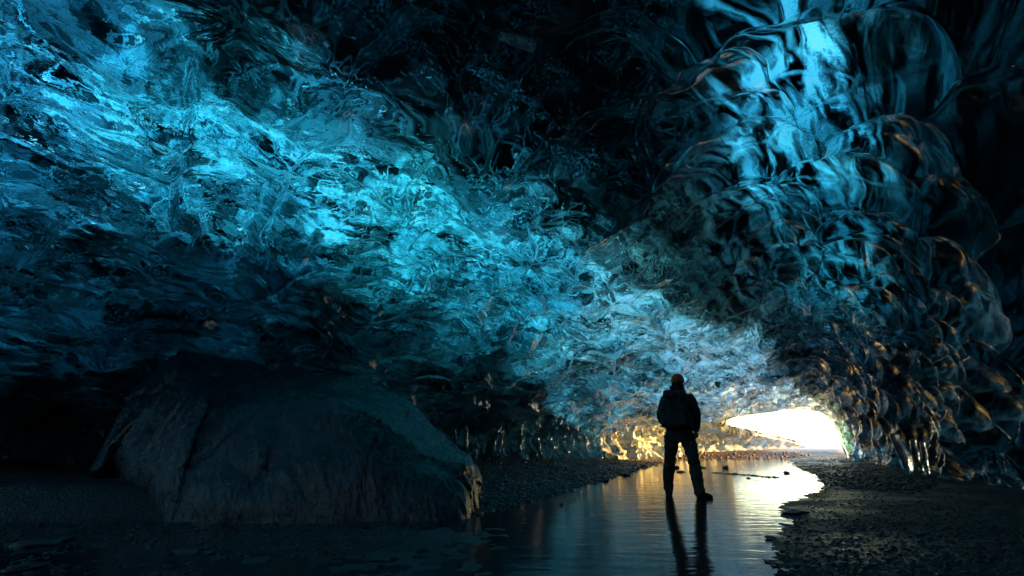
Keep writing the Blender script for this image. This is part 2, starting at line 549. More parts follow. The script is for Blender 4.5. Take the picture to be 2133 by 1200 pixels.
# big fish-scale scallops on the dark side, smaller towards the daylight
far = smooth(5, 17, S_)
sizeR = 1.75 * (1 - far) + 0.62 * far
# integrate the changing cell size along S so that cells stay continuous
sline = np.linspace(-16, 40, 3000)
sz = 1.75 * (1 - smooth(5, 17, sline)) + 0.62 * smooth(5, 17, sline)
uS = np.interp(S_, sline, np.cumsum(1 / sz) * (sline[1] - sline[0]))
lline = np.linspace(-16, 16, 2000)
lsz = 1.25 - .6 * smooth(4.0, 6.5, lline)
vL = np.interp(L_, lline, np.cumsum(1 / lsz) * (lline[1] - lline[0]))
vL = vL - np.interp(0, lline, np.cumsum(1 / lsz) * (lline[1] - lline[0]))
scR, egR = scallops(uS * 1.15 + wx * .34, vL / sizeR + wy * .34, 46, .05, 1, True)
scR2 = scallops(uS * 2.6 + wx * .9 + 7, vL * 2.3 / sizeR + wy * .9, 26, .1, 2)
ampR = 0.68 * sizeR * (1 - .3 * smooth(4.5, 6.5, L_))
patch = smooth(-.25, .35, fbm(S_ * .33, L_ * .33, 21.0, 3))
dispR = ampR * (scR + scR2 * (.05 + .08 * far) * (1 - patch * .6)) + .45 * fbm(S_ * .4, L_ * .4, 2.0, 2)
# wild, wavy relief on the glowing slab
rg = ridged(S_ * .45 + wx * .9, L_ * .85 + wy * .9, 1.0, 5, .52)
scL, egL = scallops(S_ * .85 + wx * .9, L_ * 1.15 + wy * .9, 18, .4, 3, True)
dispL = (1 - .3 * far) * (.05 * rg + .46 * scL) + .26 * fbm(S_ * .35, L_ * .5, 7.0, 4)
# upright flutes along the foot of the left wall
foot = smooth(1.75, 1.2, G[..., 2]) * left
fl = scallops(S_ * 3.0 + wy * 1.5 + .5 * fbm(S_ * 1.3, L_ * 1.3, 2.0, 2), L_ * 1.1 + wx * 1.3, 12, .6, 5)
fl2 = scallops(S_ * 4.6 + wy * .6, L_ * 2.0 + wx * .5, 10, .3, 6)
dispF = .36 * fl + .15 * fl2
disp = left * ((1 - foot) * dispL + foot * dispF) + right * dispR
disp *= smooth(-12.5, -10, Sarc)
edge_fade = smooth(0, 30, NS - 1 - np.arange(NS))[:, None]
disp = disp * (0.35 + 0.65 * edge_fade)
INNER = G + NRM * disp[..., None]
THICK = 0.38 + .22 * smooth(-.4, .4, fbm(S_ * .4, L_ * .4, 33.0, 2))
THICK = THICK * (1 - .6 * smooth(13, 21, S_))
THICK = THICK * (0.45 + 0.55 * edge_fade)
step = 2
rows = np.unique(np.concatenate([np.arange(0, NS, step), [NS - 1]]))
cols = np.unique(np.concatenate([np.arange(0, NQ, step), [NQ - 1]]))
OROUGH = smooth(12, 17, S_) * (.10 * np.abs(fbm(S_ * 1.6, L_ * 1.6, 3.0, 4)) * 2 + .05)
OUTER = (G - NRM * (THICK + OROUGH)[..., None])[np.ix_(rows, cols)]
CREST = (right * egR + left * egL)[np.ix_(rows, cols)]
OS = S_[np.ix_(rows, cols)]; OL = L_[np.ix_(rows, cols)]

# glow brightness painted into the translucent ice, place by place (photo pixel, clarity): low values leave it dark
GLOW = np.array([
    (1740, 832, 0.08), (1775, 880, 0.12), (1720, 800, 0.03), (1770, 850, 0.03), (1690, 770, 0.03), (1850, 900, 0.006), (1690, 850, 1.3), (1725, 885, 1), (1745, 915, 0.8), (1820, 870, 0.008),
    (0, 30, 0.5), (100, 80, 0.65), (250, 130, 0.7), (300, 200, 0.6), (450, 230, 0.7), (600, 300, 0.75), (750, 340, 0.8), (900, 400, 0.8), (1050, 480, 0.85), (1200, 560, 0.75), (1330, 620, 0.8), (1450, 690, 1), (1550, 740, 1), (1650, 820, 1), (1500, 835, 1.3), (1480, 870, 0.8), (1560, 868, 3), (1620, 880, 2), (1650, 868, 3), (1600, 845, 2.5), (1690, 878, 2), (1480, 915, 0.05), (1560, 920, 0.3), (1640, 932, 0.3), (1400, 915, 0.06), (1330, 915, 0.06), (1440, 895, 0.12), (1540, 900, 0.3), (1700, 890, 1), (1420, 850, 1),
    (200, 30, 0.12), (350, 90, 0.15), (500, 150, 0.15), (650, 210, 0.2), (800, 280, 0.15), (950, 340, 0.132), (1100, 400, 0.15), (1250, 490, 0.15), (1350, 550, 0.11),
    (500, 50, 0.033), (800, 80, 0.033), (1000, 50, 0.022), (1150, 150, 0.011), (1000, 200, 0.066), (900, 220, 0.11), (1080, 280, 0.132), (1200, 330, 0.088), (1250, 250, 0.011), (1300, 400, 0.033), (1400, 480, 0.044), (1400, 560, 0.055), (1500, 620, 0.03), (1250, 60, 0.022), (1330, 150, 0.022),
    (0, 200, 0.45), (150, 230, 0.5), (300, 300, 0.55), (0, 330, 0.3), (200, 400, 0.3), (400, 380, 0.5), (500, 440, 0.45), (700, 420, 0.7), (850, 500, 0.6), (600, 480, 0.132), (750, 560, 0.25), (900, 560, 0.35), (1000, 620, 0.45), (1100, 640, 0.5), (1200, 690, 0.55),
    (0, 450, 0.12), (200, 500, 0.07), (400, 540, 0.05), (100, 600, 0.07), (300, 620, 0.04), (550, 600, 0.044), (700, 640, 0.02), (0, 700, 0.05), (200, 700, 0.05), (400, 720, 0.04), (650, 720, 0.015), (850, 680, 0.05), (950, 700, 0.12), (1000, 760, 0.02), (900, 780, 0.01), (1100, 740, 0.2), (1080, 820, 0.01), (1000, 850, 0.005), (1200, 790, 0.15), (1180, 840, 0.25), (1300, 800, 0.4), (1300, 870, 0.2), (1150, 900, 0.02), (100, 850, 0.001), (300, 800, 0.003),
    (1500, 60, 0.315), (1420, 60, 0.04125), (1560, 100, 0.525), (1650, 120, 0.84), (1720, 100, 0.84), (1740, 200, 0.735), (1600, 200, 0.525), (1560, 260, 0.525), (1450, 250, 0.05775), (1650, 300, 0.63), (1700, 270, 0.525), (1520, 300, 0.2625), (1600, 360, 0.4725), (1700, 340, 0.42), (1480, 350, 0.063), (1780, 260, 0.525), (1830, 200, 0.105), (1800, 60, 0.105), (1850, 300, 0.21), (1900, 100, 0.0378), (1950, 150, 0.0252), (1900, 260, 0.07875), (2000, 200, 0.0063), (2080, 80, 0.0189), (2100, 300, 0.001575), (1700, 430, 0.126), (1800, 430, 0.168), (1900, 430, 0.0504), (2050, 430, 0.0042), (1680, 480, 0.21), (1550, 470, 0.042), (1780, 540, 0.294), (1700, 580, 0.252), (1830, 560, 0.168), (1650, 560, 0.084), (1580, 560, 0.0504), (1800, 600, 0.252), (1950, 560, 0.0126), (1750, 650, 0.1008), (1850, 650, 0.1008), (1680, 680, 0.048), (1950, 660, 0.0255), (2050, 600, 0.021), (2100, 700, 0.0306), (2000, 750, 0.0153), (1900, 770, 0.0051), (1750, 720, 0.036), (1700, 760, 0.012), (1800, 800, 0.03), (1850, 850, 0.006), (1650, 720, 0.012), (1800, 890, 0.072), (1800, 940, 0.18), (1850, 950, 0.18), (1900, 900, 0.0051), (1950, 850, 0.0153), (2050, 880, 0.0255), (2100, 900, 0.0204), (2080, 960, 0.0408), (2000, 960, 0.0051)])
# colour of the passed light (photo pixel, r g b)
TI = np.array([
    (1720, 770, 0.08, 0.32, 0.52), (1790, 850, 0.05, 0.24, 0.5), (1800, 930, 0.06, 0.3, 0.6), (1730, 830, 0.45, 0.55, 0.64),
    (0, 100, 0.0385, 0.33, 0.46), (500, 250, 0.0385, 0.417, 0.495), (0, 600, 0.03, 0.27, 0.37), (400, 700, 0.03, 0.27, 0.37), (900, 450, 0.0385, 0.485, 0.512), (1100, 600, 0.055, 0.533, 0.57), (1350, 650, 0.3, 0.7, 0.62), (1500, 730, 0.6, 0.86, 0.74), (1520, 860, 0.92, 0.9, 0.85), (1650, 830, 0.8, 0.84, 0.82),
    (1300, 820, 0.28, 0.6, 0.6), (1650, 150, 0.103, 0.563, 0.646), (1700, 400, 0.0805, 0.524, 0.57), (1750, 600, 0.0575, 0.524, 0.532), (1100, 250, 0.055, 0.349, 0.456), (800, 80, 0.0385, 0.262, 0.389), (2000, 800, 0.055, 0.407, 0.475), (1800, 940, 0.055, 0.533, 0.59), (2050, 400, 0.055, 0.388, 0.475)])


GLOW[:, 2] = np.where((GLOW[:, 0] < 900) & (GLOW[:, 1] > 430) & (GLOW[:, 1] < 760), GLOW[:, 2] * .8, GLOW[:, 2])


def shepard(px, py, pts, vals, r):
    num = np.zeros(px.shape + vals.shape[1:]); den = np.zeros(px.shape)
    for (a, b), v in zip(pts, vals):
        w = 1.0 / ((px - a) ** 2 + (py - b) ** 2 + r * r) ** 2.5
        num += w.reshape(w.shape + (1,) * (vals.ndim - 1)) * v; den += w
    return num / den.reshape(den.shape + (1,) * (vals.ndim - 1))


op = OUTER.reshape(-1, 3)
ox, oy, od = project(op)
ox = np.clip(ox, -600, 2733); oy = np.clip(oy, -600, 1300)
logc = shepard(ox, oy, GLOW[:, :2], np.log(GLOW[:, 2]), 22.0)
painted_glow = np.exp(logc)
rear_fill = smooth(-.5, -3.0, OS.ravel())[:, None]                # unseen pale ice behind the camera, added as fill light
painted_glow = np.where(od > 0.3, painted_glow, 0.06)
painted_glow = painted_glow * (1 - rear_fill[:, 0]) + .78 * rear_fill[:, 0]
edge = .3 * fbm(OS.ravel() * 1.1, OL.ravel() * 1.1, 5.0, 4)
painted_glow = painted_glow * (1 - .62 * smooth(.05, .45, OL.ravel() + edge) * smooth(1550, 1350, ox))
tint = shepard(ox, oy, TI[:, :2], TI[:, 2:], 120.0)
tint = tint * (1 - rear_fill) + np.array([.62, .82, .90]) * rear_fill
streak_o = (smooth(1350, 1500, ox) * smooth(-1.2, 1.0, OL.ravel()) * smooth(18, 13, OS.ravel()))
speck_o = smooth(.35, .9, OL.ravel()) * smooth(3.2, 1.6, OL.ravel()) * smooth(1500, 1250, ox) + 0.35 * smooth(1500, 1700, ox) * smooth(400, 200, oy)

nI = NS * NQ
nro, nco = OUTER.shape[:2]
flipI = sgn > 0
fI = grid_faces(NS, NQ, 0, flipI)
fO = grid_faces(nro, nco, nI, not flipI)
# rim of the opening
last_in = (NS - 1) * NQ + cols
last_out = nI + (nro - 1) * nco + np.arange(nco)
fR = np.stack([last_in[:-1], last_in[1:], last_out[1:], last_out[:-1]], -1)
if not flipI:
    fR = fR[:, :]
else:
    fR = fR[:, ::-1]
faces = np.concatenate([fI, fO, fR])
midx = np.concatenate([np.zeros(len(fI)), np.ones(len(fO)), np.ones(len(fR))])
cave = mesh_np('ice_cave', np.concatenate([INNER.reshape(-1, 3), op]), faces, None, (M_ICE,))
structure(cave)
flowI = np.stack([S_, L_, np.zeros_like(S_)], -1).reshape(-1, 3)
flowO = np.stack([OS, OL, np.zeros_like(OS)], -1).reshape(-1, 3)
attr_v(cave, 'flow', np.concatenate([flowI, flowO]))
zI = np.zeros(nI)
attr_f(cave, 'milky', np.concatenate([zI, np.ones(len(op))]))
attr_v(cave, 'painted_glow', np.concatenate([np.zeros((nI, 3)), np.minimum(tint * painted_glow[:, None] * 1.15, .95)]))
attr_f(cave, 'streak', np.concatenate([zI, streak_o]))
attr_f(cave, 'crest', np.concatenate([zI, CREST.ravel()]))
attr_f(cave, 'speck', np.concatenate([zI, np.clip(speck_o, 0, 1)]))
attr_f(cave, 'sheen', np.concatenate([(3.2 + 3.0 * right * smooth(3.0, 1.5, L_) - 1.5 * right * smooth(3.0, 5.0, L_) + 3.0 * foot * smooth(5, 9, S_) - 1.8 * left * smooth(6, 2, S_)).ravel(), np.ones(len(op))]))
attr_f(cave, 'calm', np.concatenate([(right * smooth(25, 15, S_)).ravel(), np.zeros(len(op))]))
frost = (0.015 + (0.20 * smooth(9, 16, S_) + .35 * smooth(17, 24, S_)) * smooth(.8, -.4, L_) * smooth(1.2, 2.0, G[..., 2]) + (.45 + .4 * smooth(18, 22, S_)) * left * smooth(12, 20, S_) * np.maximum(smooth(1.9, 1.0, G[..., 2]), smooth(23, 25, S_) * smooth(2.0, 1.6, G[..., 2])))
attr_f(cave, 'frost', np.concatenate([frost.ravel(), np.zeros(len(op))]))

# ------------------------------------------------------------------ unseen snow hill, added and shaped to keep sun off the right wall
def mat_snow():
    t = NT('old_snow')
    p = t.pos()
    n = t.noise(p, .5, 6, .6)
    t.principled(t.mix(n, (.50, .56, .62), (.74, .77, .80)), .7, t.bump(n, .5, .3))
    return t.m


hs = np.linspace(-30, 75, 200); hw = np.linspace(5.6, 60, 90)
HS, HW = np.meshgrid(hs, hw, indexing='ij')
prof = smooth(5.6, 10, HW) * smooth(1.5, -.5, HS - 27.5 - 1.25 * HW) * smooth(60, 30, HW)
HZ = -1 + prof * (11 + 1.6 * fbm(HS * .12, HW * .12, 4.0, 4)) + .05 * (HW - 5.6) * prof
hills = mesh_np('sun_block_hill', np.stack([HS * TA[0] + HW * TN[0], HS * TA[1] + HW * TN[1], HZ], -1).reshape(-1, 3), grid_faces(200, 90), None, (mat_snow(),))
structure(hills)

# ------------------------------------------------------------------ ground and stream
# outline of the stream on the photo, seen on the water plane
OUT_R = [(1640, 953), (1660, 975), (1700, 992), (1718, 1012), (1690, 1030), (1640, 1048), (1625, 1068), (1650, 1085), (1615, 1120), (1610, 1160), (1640, 1210), (1640, 1700)]
OUT_L = [(1400, 957), (1360, 970), (1310, 985), (1250, 1003), (1180, 1025), (1110, 1044), (1040, 1058), (980, 1072), (940, 1100), (860, 1125), (760, 1170), (700, 1230), (600, 1700)]
poly = np.array([on_ground(*p)[:2] for p in OUT_R] + [on_ground(*p)[:2] for p in OUT_L[::-1]])


def poly_sdf(x, y, P):
    d = np.full(x.shape, 1e9); ins = np.zeros(x.shape, bool)
    n = len(P)
    for i in range(n):
        ax, ay = P[i]; bx, by = P[(i + 1) % n]
        ex, ey = bx - ax, by - ay
        t = np.clip(((x - ax) * ex + (y - ay) * ey) / (ex * ex + ey * ey + 1e-12), 0, 1)
        d = np.minimum(d, (x - ax - t * ex) ** 2 + (y - ay - t * ey) ** 2)
        c = ((ay > y) != (by > y)) & (x < (bx - ax) * (y - ay) / (by - ay + 1e-12) + ax)
        ins ^= c
    d = np.sqrt(d)
    return np.where(ins, -d, d)


bar0, bar1 = on_ground(1495, 985)[:2], on_ground(1615, 995)[:2]


def ground_h(x, y):
    d = poly_sdf(x, y, poly)
    w = x * TN[0] + y * TN[1]; s = x * TA[0] + y * TA[1]
    jag = .10 * fbm(x * .9, y * .9, 1.0, 4) + .04 * fbm(x * 4, y * 4, 6.0, 3)
    dd = d + jag * smooth(-2, 1, d) * 2
    leftb = smooth(0.5, -0.5, x - (y * .35 - 2.6))              # the foreground flat on the left
    bank_l = np.minimum(.075 * np.maximum(dd, 0), .34 + .05 * fbm(x * .5, y * .5, 3.0, 3))
    bank_r = np.minimum(.05 * np.maximum(dd, 0), .16 + .05 * fbm(x * .5, y * .5, 3.0, 3))
    isr = smooth(-.3, .3, (w - (-5.2 + .0 * s)))
    h = np.where(dd > 0, bank_l * (1 - isr) + bank_r * isr, np.maximum(.08 * dd, -.05))
    # low wet flat in front of and left of the boulder
    flat = smooth(6.9, 6.2, y - .02 * x) * smooth(.9, -.3, x)
    hf = .008 + .02 * fbm(x * .8, y * .8, 8.0, 3) + .018 * fbm(x * 5, y * 5, 11.0, 2)
    gm = np.exp(-((x + 1.6) / 1.0) ** 2 - ((y - 5.2) / .45) ** 2)
    h = h * (1 - flat) + flat * np.minimum(hf - .012 + .03 * gm, .06)
    # low strip of gravel lying in the stream
    e = bar1 - bar0; t = np.clip(((x - bar0[0]) * e[0] + (y - bar0[1]) * e[1]) / (e @ e), 0, 1)
    db = np.hypot(x - bar0[0] - t * e[0], y - bar0[1] - t * e[1])
    h = np.maximum(h, .022 - .16 * db + .02 * fbm(x * 4, y * 4, 2.0, 2))
    h = h + .012 * fbm(x * 6, y * 6, 4.0, 3)
    # open country beyond the mouth
    out = smooth(3, 30, s - 31)
    h = h * (1 - out) + out * (.05 + .6 * fbm(x * .02, y * .02, 5.0, 3))
    return h


na, nr = 900, 620
half = R(62)
th = np.concatenate([np.linspace(-half, half, na - 90), np.linspace(half, 2 * math.pi - half, 92)[1:-1]])
rr = 0.6 * (3000 / 0.6) ** (np.linspace(0, 1, nr) ** 1.0)
rr = np.concatenate([np.geomspace(.6, 45, 520), np.geomspace(46, 3000, nr - 520)])
TH, RR = np.meshgrid(th, rr)
gx = np.sin(TH) * RR; gy = np.cos(TH) * RR
gz = ground_h(gx, gy)
gv = np.stack([gx, gy, gz], -1).reshape(-1, 3)
gf = grid_faces(nr, na, 0, False)
# close the seam and the hub
i = np.arange(nr - 1) * na
seam = np.stack([i + na - 1, i, i + na, i + 2 * na - 1], -1)
gv = np.concatenate([gv, [[0, 0, float(ground_h(np.array([0.]), np.array([0.]))[0])]]])
hub = len(gv) - 1
tri = np.stack([np.full(na, hub), (np.arange(na) + 1) % na, np.arange(na)], -1)
quads = np.concatenate([gf, seam])[:, ::-1]
ground = mesh_np('ground', gv, quads, tri[:, ::-1], (M_GROUND,))
me = ground.data
nz = np.zeros(len(me.polygons) * 3, np.float32); me.polygons.foreach_get('normal', nz)
if nz.reshape(-1, 3)[:, 2].mean() < 0:
    me.flip_normals()
structure(ground)
gs = gv[:, 0] * TA[0] + gv[:, 1] * TA[1]
attr_f(ground, 'snow', smooth(29, 33, gs + .8 * fbm(gv[:, 0] * .6, gv[:, 1] * .6, 0, 3)))

wq = np.array([[-14, -2, 0], [9, -2, 0], [30, 30, 0], [-6, 30, 0]], float)
water = mesh_np('water', np.array([[-25, -6, 0], [40, -6, 0], [40, 33, 0], [-25, 33, 0]], float), [[0, 1, 2, 3]], None, (M_WATER,))
structure(water)


# ------------------------------------------------------------------ pendants of clear ice at the feet of the walls
def mat_drip():
    t = NT('drip_ice')
    tc = t.n('TexCoord').outputs['Object']
    g = t.n('BsdfGlass'); g.inputs['IOR'].default_value = 1.31; g.inputs['Roughness'].default_value = 0.02
    g.inputs['Color'].default_value = (.9, .97, 1, 1)
    t.set(g.inputs['Normal'], t.bump(t.noise(tc, 9.0, 3, .5, .5), .4, .04))
    t.t.links.new(g.outputs[0], t.out.inputs['Surface'])
    return t.m


M_DRIP = mat_drip()


def ice_column(x, y, z0, z1, r, seed):
    n, m = 34, 20
    t = np.linspace(0, 1, n)[:, None]; a = np.linspace(0, 2 * math.pi, m, endpoint=False)[None, :]
    prof = r * (.55 + .55 * np.sin(t * 2.6 + .5) ** 2 + .35 * t ** 2) * np.sqrt(np.clip(t * 9, 0, 1)) * np.sqrt(np.clip((1 - t) * 30, 0.0, 1))
    cx = .5 * r * np.sin(t * 3 + seed); cyy = .4 * r * np.cos(t * 4 + seed * 2)
    nz = 1 + .35 * perlin(np.cos(a) * 1.1 + seed * 5 + 0 * t, np.sin(a) * 1.1 + 0 * t, t * 4)
    V = np.stack([x + cx + prof * nz * np.cos(a), y + cyy + prof * nz * np.sin(a), z0 + (z1 - z0) * t + 0 * a], -1)
    i = np.arange(n - 1)[:, None] * m; jj = np.arange(m)[None, :]; k = (jj + 1) % m
    q = np.stack([i + jj, i + k, i + k + m, i + jj + m], -1).reshape(-1, 4)
    return mesh_np('ice_column', V.reshape(-1, 3), q, None, (M_DRIP,), parent=cave)


for px, py, top, wd, seed in ((1886, 988, 915, 11, 1), (1921, 990, 925, 7, 2), (1936, 991, 930, 7, 3),
                              (2072, 1012, 945, 13, 6), (2100, 1014, 965, 8, 9), (957, 950, 868, 13, 7), (1000, 948, 880, 9, 8), (1040, 948, 900, 8, 11)):
    g0 = on_ground(px, py, .12 if px > 1500 else .4)
    sc = g0[1] / 1000.0
    ice_column(g0[0], g0[1], g0[2] - .02, g0[2] + (py - top) * sc, wd * sc * .8, seed)

# ------------------------------------------------------------------ boulder
BC = [  # base, ridge, crown (pixel, distance)
    ((200, 1012), (212, 975, 7.7), (222, 935, 8.1)),
    ((236, 1040), (262, 900, 7.5), (275, 838, 8.2)),
    ((290, 1068), (345, 815, 7.4), (330, 778, 8.3)),
    ((340, 1084), (395, 812, 6.95), (380, 748, 8.3)),
    ((352, 1089), (424, 845, 6.62), (425, 748, 8.3)),
    ((372, 1089), (436, 862, 6.68), (455, 751, 8.3)),
    ((450, 1090), (490, 846, 6.65), (510, 764, 8.3)),
    ((540, 1090), (570, 841, 6.65), (590, 780, 8.3)),
    ((620, 1090), (645, 838, 6.65), (665, 790, 8.3)),
    ((700, 1090), (725, 852, 6.65), (735, 798, 8.2)),
    ((780, 1089), (795, 884, 6.65), (800, 812, 8.1)),
    ((860, 1087), (858, 928, 6.7), (855, 846, 8.0)),
    ((920, 1085), (912, 962, 6.75), (905, 900, 7.9)),
    ((965, 1080), (962, 968, 6.85), (945, 940, 7.7)),
    ((981, 1070), (979, 970, 7.0), (970, 955, 7.5)),
]
cols_b = []
for b, r, t in BC:
    g0 = on_ground(*b); rd = at_y(*r); tp = at_y(*t)
    m1 = g0 * .62 + rd * .38 + np.array([0, -.05, .02]); m2 = g0 * .25 + rd * .75 + np.array([0, -.05, .0])
    bk = tp + np.array([.1, .7, -.5 * tp[2]]); bb = tp + np.array([.1, .9, 0]); bb[2] = -.25
    g1 = g0.copy(); g1[2] = -.2
    rd0 = rd * .94 + g0 * .06 + np.array([0, -.015, 0]); rd2 = rd * .93 + tp * .07 + np.array([0, 0, .012])
    rt = rd * .5 + tp * .5 + np.array([0, 0, .03])
    cols_b.append([g1, g0, m1, m2, rd0, rd, rd2, rt, tp, bk, bb])
cb = np.array(cols_b)
nb_, mb_ = 420, 300
tmp = catmull(cb, np.linspace(0, len(cb) - 1, nb_))                      # along
bg_ = catmull(tmp.transpose(1, 0, 2), np.linspace(0, 10, mb_)).transpose(1, 0, 2)
# close the two ends by drawing the outline in
def cap(row, shift, n=14):
    c = row.mean(axis=0); o = []
    for k in range(1, n + 1):
        f = math.cos(k / n * math.pi / 2); o.append(c + (row - c) * f + np.array(shift) * math.sin(k / n * math.pi / 2))
    return o
bg_ = np.concatenate([np.array(cap(bg_[0], (-.10, .05, 0)))[::-1], bg_, np.array(cap(bg_[-1], (.05, .03, 0)))])
bn = grid_normals(bg_)
bc_ = bg_.reshape(-1, 3).mean(axis=0)
bs = np.sign(np.sum((bg_ - bc_) * bn, -1).mean()); bn *= bs
X, Y, Z = bg_[..., 0], bg_[..., 1], bg_[..., 2]
crk = np.abs(perlin(X * 1.0 + Z * .5, Y * .8, Z * .9 + 3)) + .02
rough = -.05 * np.exp(-(crk / .045) ** 2) * smooth(-.1, .2, perlin(X * .7, Y * .7, Z * .7 + 9)) + .12 * np.abs(fbm(X * .7, Y * .7 + 5, Z * .9, 2)) + .055 * fbm(X * 1.6, Y * 1.6, Z * 1.6, 5) + .018 * fbm(X * 6 + Z * 2.5, Y * 4, Z * 1.5, 4) + .010 * ridged(X * 13 + Z * 4, Y * 8, Z * 3, 3) * smooth(2.6, 1.2, Z)
slab = smooth(.05, .12, fbm(X * .9 + 3, Y * .9, Z * 1.4, 3)) * smooth(7.2, 7.6, Y)
bg_ = bg_ + bn * (rough + .04 * slab)[..., None]
bo = mesh_np('boulder', bg_.reshape(-1, 3), grid_faces(bg_.shape[0], bg_.shape[1], 0, bs < 0), None, (M_BOULDER,))
thing(bo, 'huge dark wet boulder with a striated rounded flank beside the stream', 'boulder')


def ico(sub=2):
    bm = bmesh.new(); bmesh.ops.create_icosphere(bm, subdivisions=sub, radius=1)
    v = np.array([x.co[:] for x in bm.verts]); f = np.array([[w.index for w in x.verts] for x in bm.faces]); bm.free()
    return v, f


IV3, IF3 = ico(4)
IV1, IF1 = ico(1)


def stone(px, py, w_px, flat, z, label, mat, seed, name='stone', wide=1.0, group=None, pos=None):
    g0 = on_ground(px, py, z) if pos is None else np.array(pos)
    r = .5 * w_px * g0[1] / 1020.0
    n = 1 + .55 * fbm(IV3[:, 0] * 1.1 + seed * 7, IV3[:, 1] * 1.1, IV3[:, 2] * 1.1, 4)
    # flat facets
    v = IV3 * n[:, None]
    rg_ = np.random.default_rng(seed)
    for _ in range(9):
        d = rg_.normal(size=3); d /= np.linalg.norm(d); c = rg_.uniform(.62, .95)
        pr = v @ d; over = np.maximum(pr - c, 0); v = v - over[:, None] * d * .85
    v = v * np.array([r * wide, r, r * flat])
    o = mesh_np(name, v, None, IF3, (mat,))
    o.location = (g0[0], g0[1] + r * .5, g0[2] + r * flat * .35)
    o.rotation_euler = (0, 0, rg_.uniform(0, 1))
    thing(o, label, 'stone', group)
    return o


G_ST = 'loose stones in and beside the stream'
stone(625, 812, 30, .75, 0, 'small pale angular stone lying on top of the boulder', M_PALE, 21, pos=tuple(at_y(625, 812, 7.45)))
stone(1410, 976, 11, .7, 0.0, 'small dark stone in the water between the legs of the person', M_STONE, 1, group=G_ST)
stone(1421, 984, 14, .35, 0.0, 'flat dark stone in the water by the right knee of the person', M_STONE, 2, wide=1.5, group=G_ST)
stone(1341, 974, 12, .75, 0.0, 'round dark stone at the end of the left gravel bank, left of the person', M_STONE, 3, group=G_ST)
stone(1513, 976, 12, .7, 0.0, 'blocky dark stone alone in the golden water right of the person', M_STONE, 4, group=G_ST)
stone(1465, 975, 11, .3, 0.0, 'thin flat dark stone in the golden water just right of the person', M_STONE, 5, wide=1.5, group=G_ST)
stone(1560, 997, 8, .5, 0.0, 'tiny dark stone in front of the low gravel strip in the stream', M_STONE, 6, group=G_ST)
stone(1640, 986, 11, .5, .01, 'dark stone on the edge of the right gravel bank near the cave mouth', M_STONE, 7, wide=1.3, group=G_ST)
stone(1662, 1076, 40, .38, -.02, 'broad dark rock at the right water edge nearest the camera', M_STONE, 8, wide=1.4, group=G_ST)
stone(1608, 1124, 17, .5, .0, 'small pale wet stone at the right water edge in the foreground', M_PALE, 9, group=G_ST)
stone(1602, 1172, 13, .4, .0, 'smallest pale stone in the water of the foreground at right', M_PALE, 10, group=G_ST)
stone(1190, 1022, 10, .6, .01, 'dark pebble at the water edge halfway along the left gravel bank', M_STONE, 11, group=G_ST)
stone(1170, 1052, 9, .5, .0, 'dark pebble alone in the water off the left gravel bank', M_STONE, 12, group=G_ST)
stone(1262, 1002, 12, .6, .01, 'dark stone at the water edge of the left bank nearer the person', M_STONE, 13, group=G_ST)
stone(1305, 990, 15, .5, .01, 'cluster-sized dark stone at the tip of the left gravel bank', M_STONE, 14, wide=1.3, group=G_ST)
stone(385, 1152, 38, .3, .0, 'flat grey stone in the shallow water below the middle of the boulder', M_STONE, 15, wide=1.4, group=G_ST)
stone(432, 1154, 26, .4, .0, 'small grey stone right of the flat grey stone below the boulder', M_STONE, 16, group=G_ST)
stone(512, 1102, 34, .3, .0, 'flat wet stone close under the foot of the boulder', M_STONE, 17, wide=1.3, group=G_ST)
stone(533, 1170, 34, .3, .0, 'flat dark stone in the shallows near the bottom edge', M_STONE, 18, wide=1.5, group=G_ST)
stone(60, 1138, 60, .3, .0, 'long low rock in the shallows at the left edge', M_STONE, 19, wide=1.6, group=G_ST)
stone(40, 1190, 44, .35, .0, 'wet stone in the bottom left corner', M_STONE, 20, wide=1.4, group=G_ST)

# ------------------------------------------------------------------ gravel (uncountable)
def in_poly(px, py, P):
    P = np.array(P, float); ins = np.zeros(px.shape, bool)
    for k in range(len(P)):
        ax, ay = P[k]; bx, by = P[(k + 1) % len(P)]
        ins ^= ((ay > py) != (by > py)) & (px < (bx - ax) * (py - ay) / (by - ay + 1e-12) + ax)
    return ins


def scatter(P, n, zg, smin, smax, seed):
    r_ = np.random.default_rng(seed)
    P = np.array(P, float); lo = P.min(0); hi = P.max(0)
    px = r_.uniform(lo[0], hi[0], n * 3); py = r_.uniform(lo[1], hi[1], n * 3)
    k = in_poly(px, py, P); px, py = px[k][:n], py[k][:n]
    u = (px - 1066.5) / FPX; v = (600 - py) / FPX
    dz = math.sin(PITCH) + v * math.cos(PITCH); dy = math.cos(PITCH) - v * math.sin(PITCH)
    z = np.full(px.shape, zg)
    for _ in range(6):
        t = (z - CAM_H) / dz; x = u * t; y = dy * t; z = z * .3 + .7 * ground_h(x, y)
    sz = smin * (smax / smin) ** (r_.random(len(x)) ** 2.2)
    keep = z > -.012
    return x[keep], y[keep], z[keep], sz[keep]


